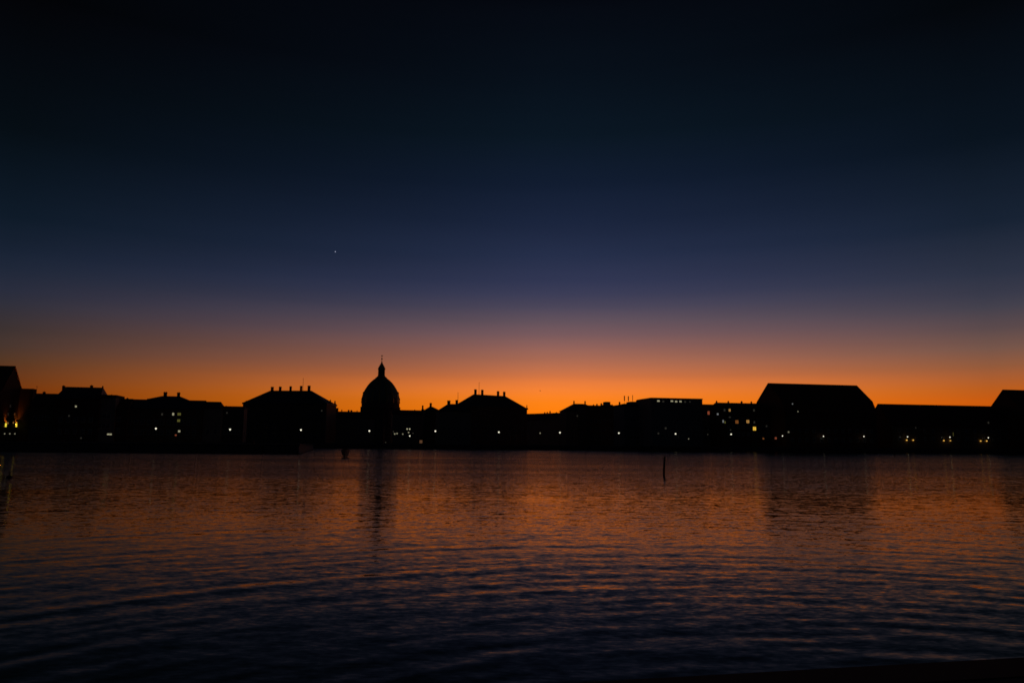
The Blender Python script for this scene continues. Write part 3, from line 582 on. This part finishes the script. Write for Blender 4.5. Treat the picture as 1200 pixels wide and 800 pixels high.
tc = nt.nodes.new('ShaderNodeTexCoord'); sep = nt.nodes.new('ShaderNodeSeparateXYZ'); nt.links.new(tc.outputs['Generated'], sep.inputs[0])
def mth(op, a, b_=None, c=None):
    n = nt.nodes.new('ShaderNodeMath'); n.operation = op
    for i, v in enumerate((a, b_, c)):
        if v is None: continue
        if isinstance(v, (int, float)): n.inputs[i].default_value = v
        else: nt.links.new(v, n.inputs[i])
    return n.outputs[0]
elv = mth('MULTIPLY', mth('ARCSINE', sep.outputs['Z']), 180 / math.pi / 36.0)
def ramp(tab, extra):
    n = nt.nodes.new('ShaderNodeValToRGB'); cr = n.color_ramp; pts = sorted([(elev(x, y) / 36.0, lin(c)) for x, y, c in tab] + extra, key=lambda q: q[0])
    while len(cr.elements) > 1: cr.elements.remove(cr.elements[-1])
    cr.elements[0].position = max(0, pts[0][0]); cr.elements[0].color = (*pts[0][1], 1)
    for p, c in pts[1:]:
        e = cr.elements.new(min(1, p)); e.color = (*c, 1)
    nt.links.new(elv, n.inputs[0]); return n.outputs[0]
top = [(1.0, lin((3, 6, 12)))]
LEF = [(x, y, tuple(v * .92 for v in c)) for x, y, c in LEF]
rc, rl, rr = ramp(CEN, top), ramp(LEF, top), ramp(RIG, top)
rb = ramp([], [(0, lin((9, 11, 17))), (.2, lin((9, 12, 20))), (.5, lin((7, 10, 18))), (1, lin((4, 7, 13)))])
az = mth('MULTIPLY', mth('ARCTAN2', sep.outputs['X'], sep.outputs['Y']), 180 / math.pi)
def mapr(v, a, b_, kind='SMOOTHSTEP'):
    n = nt.nodes.new('ShaderNodeMapRange'); n.interpolation_type = kind; n.inputs['From Min'].default_value = a; n.inputs['From Max'].default_value = b_; nt.links.new(v, n.inputs['Value']); return n.outputs[0]
def mix(f, a, b_):
    n = nt.nodes.new('ShaderNodeMix'); n.data_type = 'RGBA'; nt.links.new(f, n.inputs[0]); nt.links.new(a, n.inputs[6]); nt.links.new(b_, n.inputs[7]); return n.outputs[2]
def side(s):                                                    # 0 at the glow, 1 at about 31 degrees to that side
    v = mth('MAXIMUM', mth('MULTIPLY', mth('SUBTRACT', az, 3.0 if s < 0 else 5.0), s), 0)
    if s < 0: v = mth('SUBTRACT', mth('SQRT', mth('MULTIPLY_ADD', v, v, 16.0)), 4.0)
    return mth('MINIMUM', mth('POWER', mth('DIVIDE', v, 33.0 if s < 0 else 27.0), .75 if s < 0 else 1.35), 1.0)
def mixx(f, a, b_): 
    n = nt.nodes.new('ShaderNodeMix'); n.data_type = 'RGBA'; n.clamp_factor = True; nt.links.new(f, n.inputs[0]); nt.links.new(a, n.inputs[6]); nt.links.new(b_, n.inputs[7]); return n.outputs[2]
c = mixx(side(-1), rc, rl); c = mixx(side(1), c, rr)
c = mix(mapr(mth('ABSOLUTE', az), 38, 125), c, rb)
# faint uneven haze in level streaks
hz = nt.nodes.new('ShaderNodeTexNoise'); hz.inputs['Scale'].default_value = 3.0; hz.inputs['Detail'].default_value = 6
hv = nt.nodes.new('ShaderNodeVectorMath'); hv.operation = 'MULTIPLY'; hv.inputs[1].default_value = (1, 1, 14); nt.links.new(tc.outputs['Generated'], hv.inputs[0]); nt.links.new(hv.outputs[0], hz.inputs['Vector'])
nt.links.new(c, bg.inputs[0]); nt.links.new(mth('MULTIPLY_ADD', hz.outputs['Fac'], .14, .93), bg.inputs[1])
sk = nt.nodes.new('ShaderNodeTexSky'); sk.sky_type = 'NISHITA'; sk.sun_disc = False; sk.sun_elevation = R(-6.5); sk.sun_rotation = R(3.5)
b2 = nt.nodes.new('ShaderNodeBackground'); nt.links.new(sk.outputs[0], b2.inputs[0]); b2.inputs[1].default_value = .05
ad = nt.nodes.new('ShaderNodeAddShader'); nt.links.new(bg.outputs[0], ad.inputs[0]); nt.links.new(b2.outputs[0], ad.inputs[1]); nt.links.new(ad.outputs[0], out.inputs[0])
w.cycles.sampling_method = 'MANUAL'; w.cycles.sample_map_resolution = 1024

sc.render.engine = 'CYCLES'
sc.view_settings.view_transform = 'Standard'; sc.view_settings.look = 'None'; sc.view_settings.exposure = 0; sc.view_settings.gamma = 1; sc.view_settings.use_curve_mapping = False
sc.cycles.max_bounces = 5; sc.cycles.use_denoising = True; sc.cycles.sample_clamp_indirect = 4
sc.cycles.filter_width = 1.6
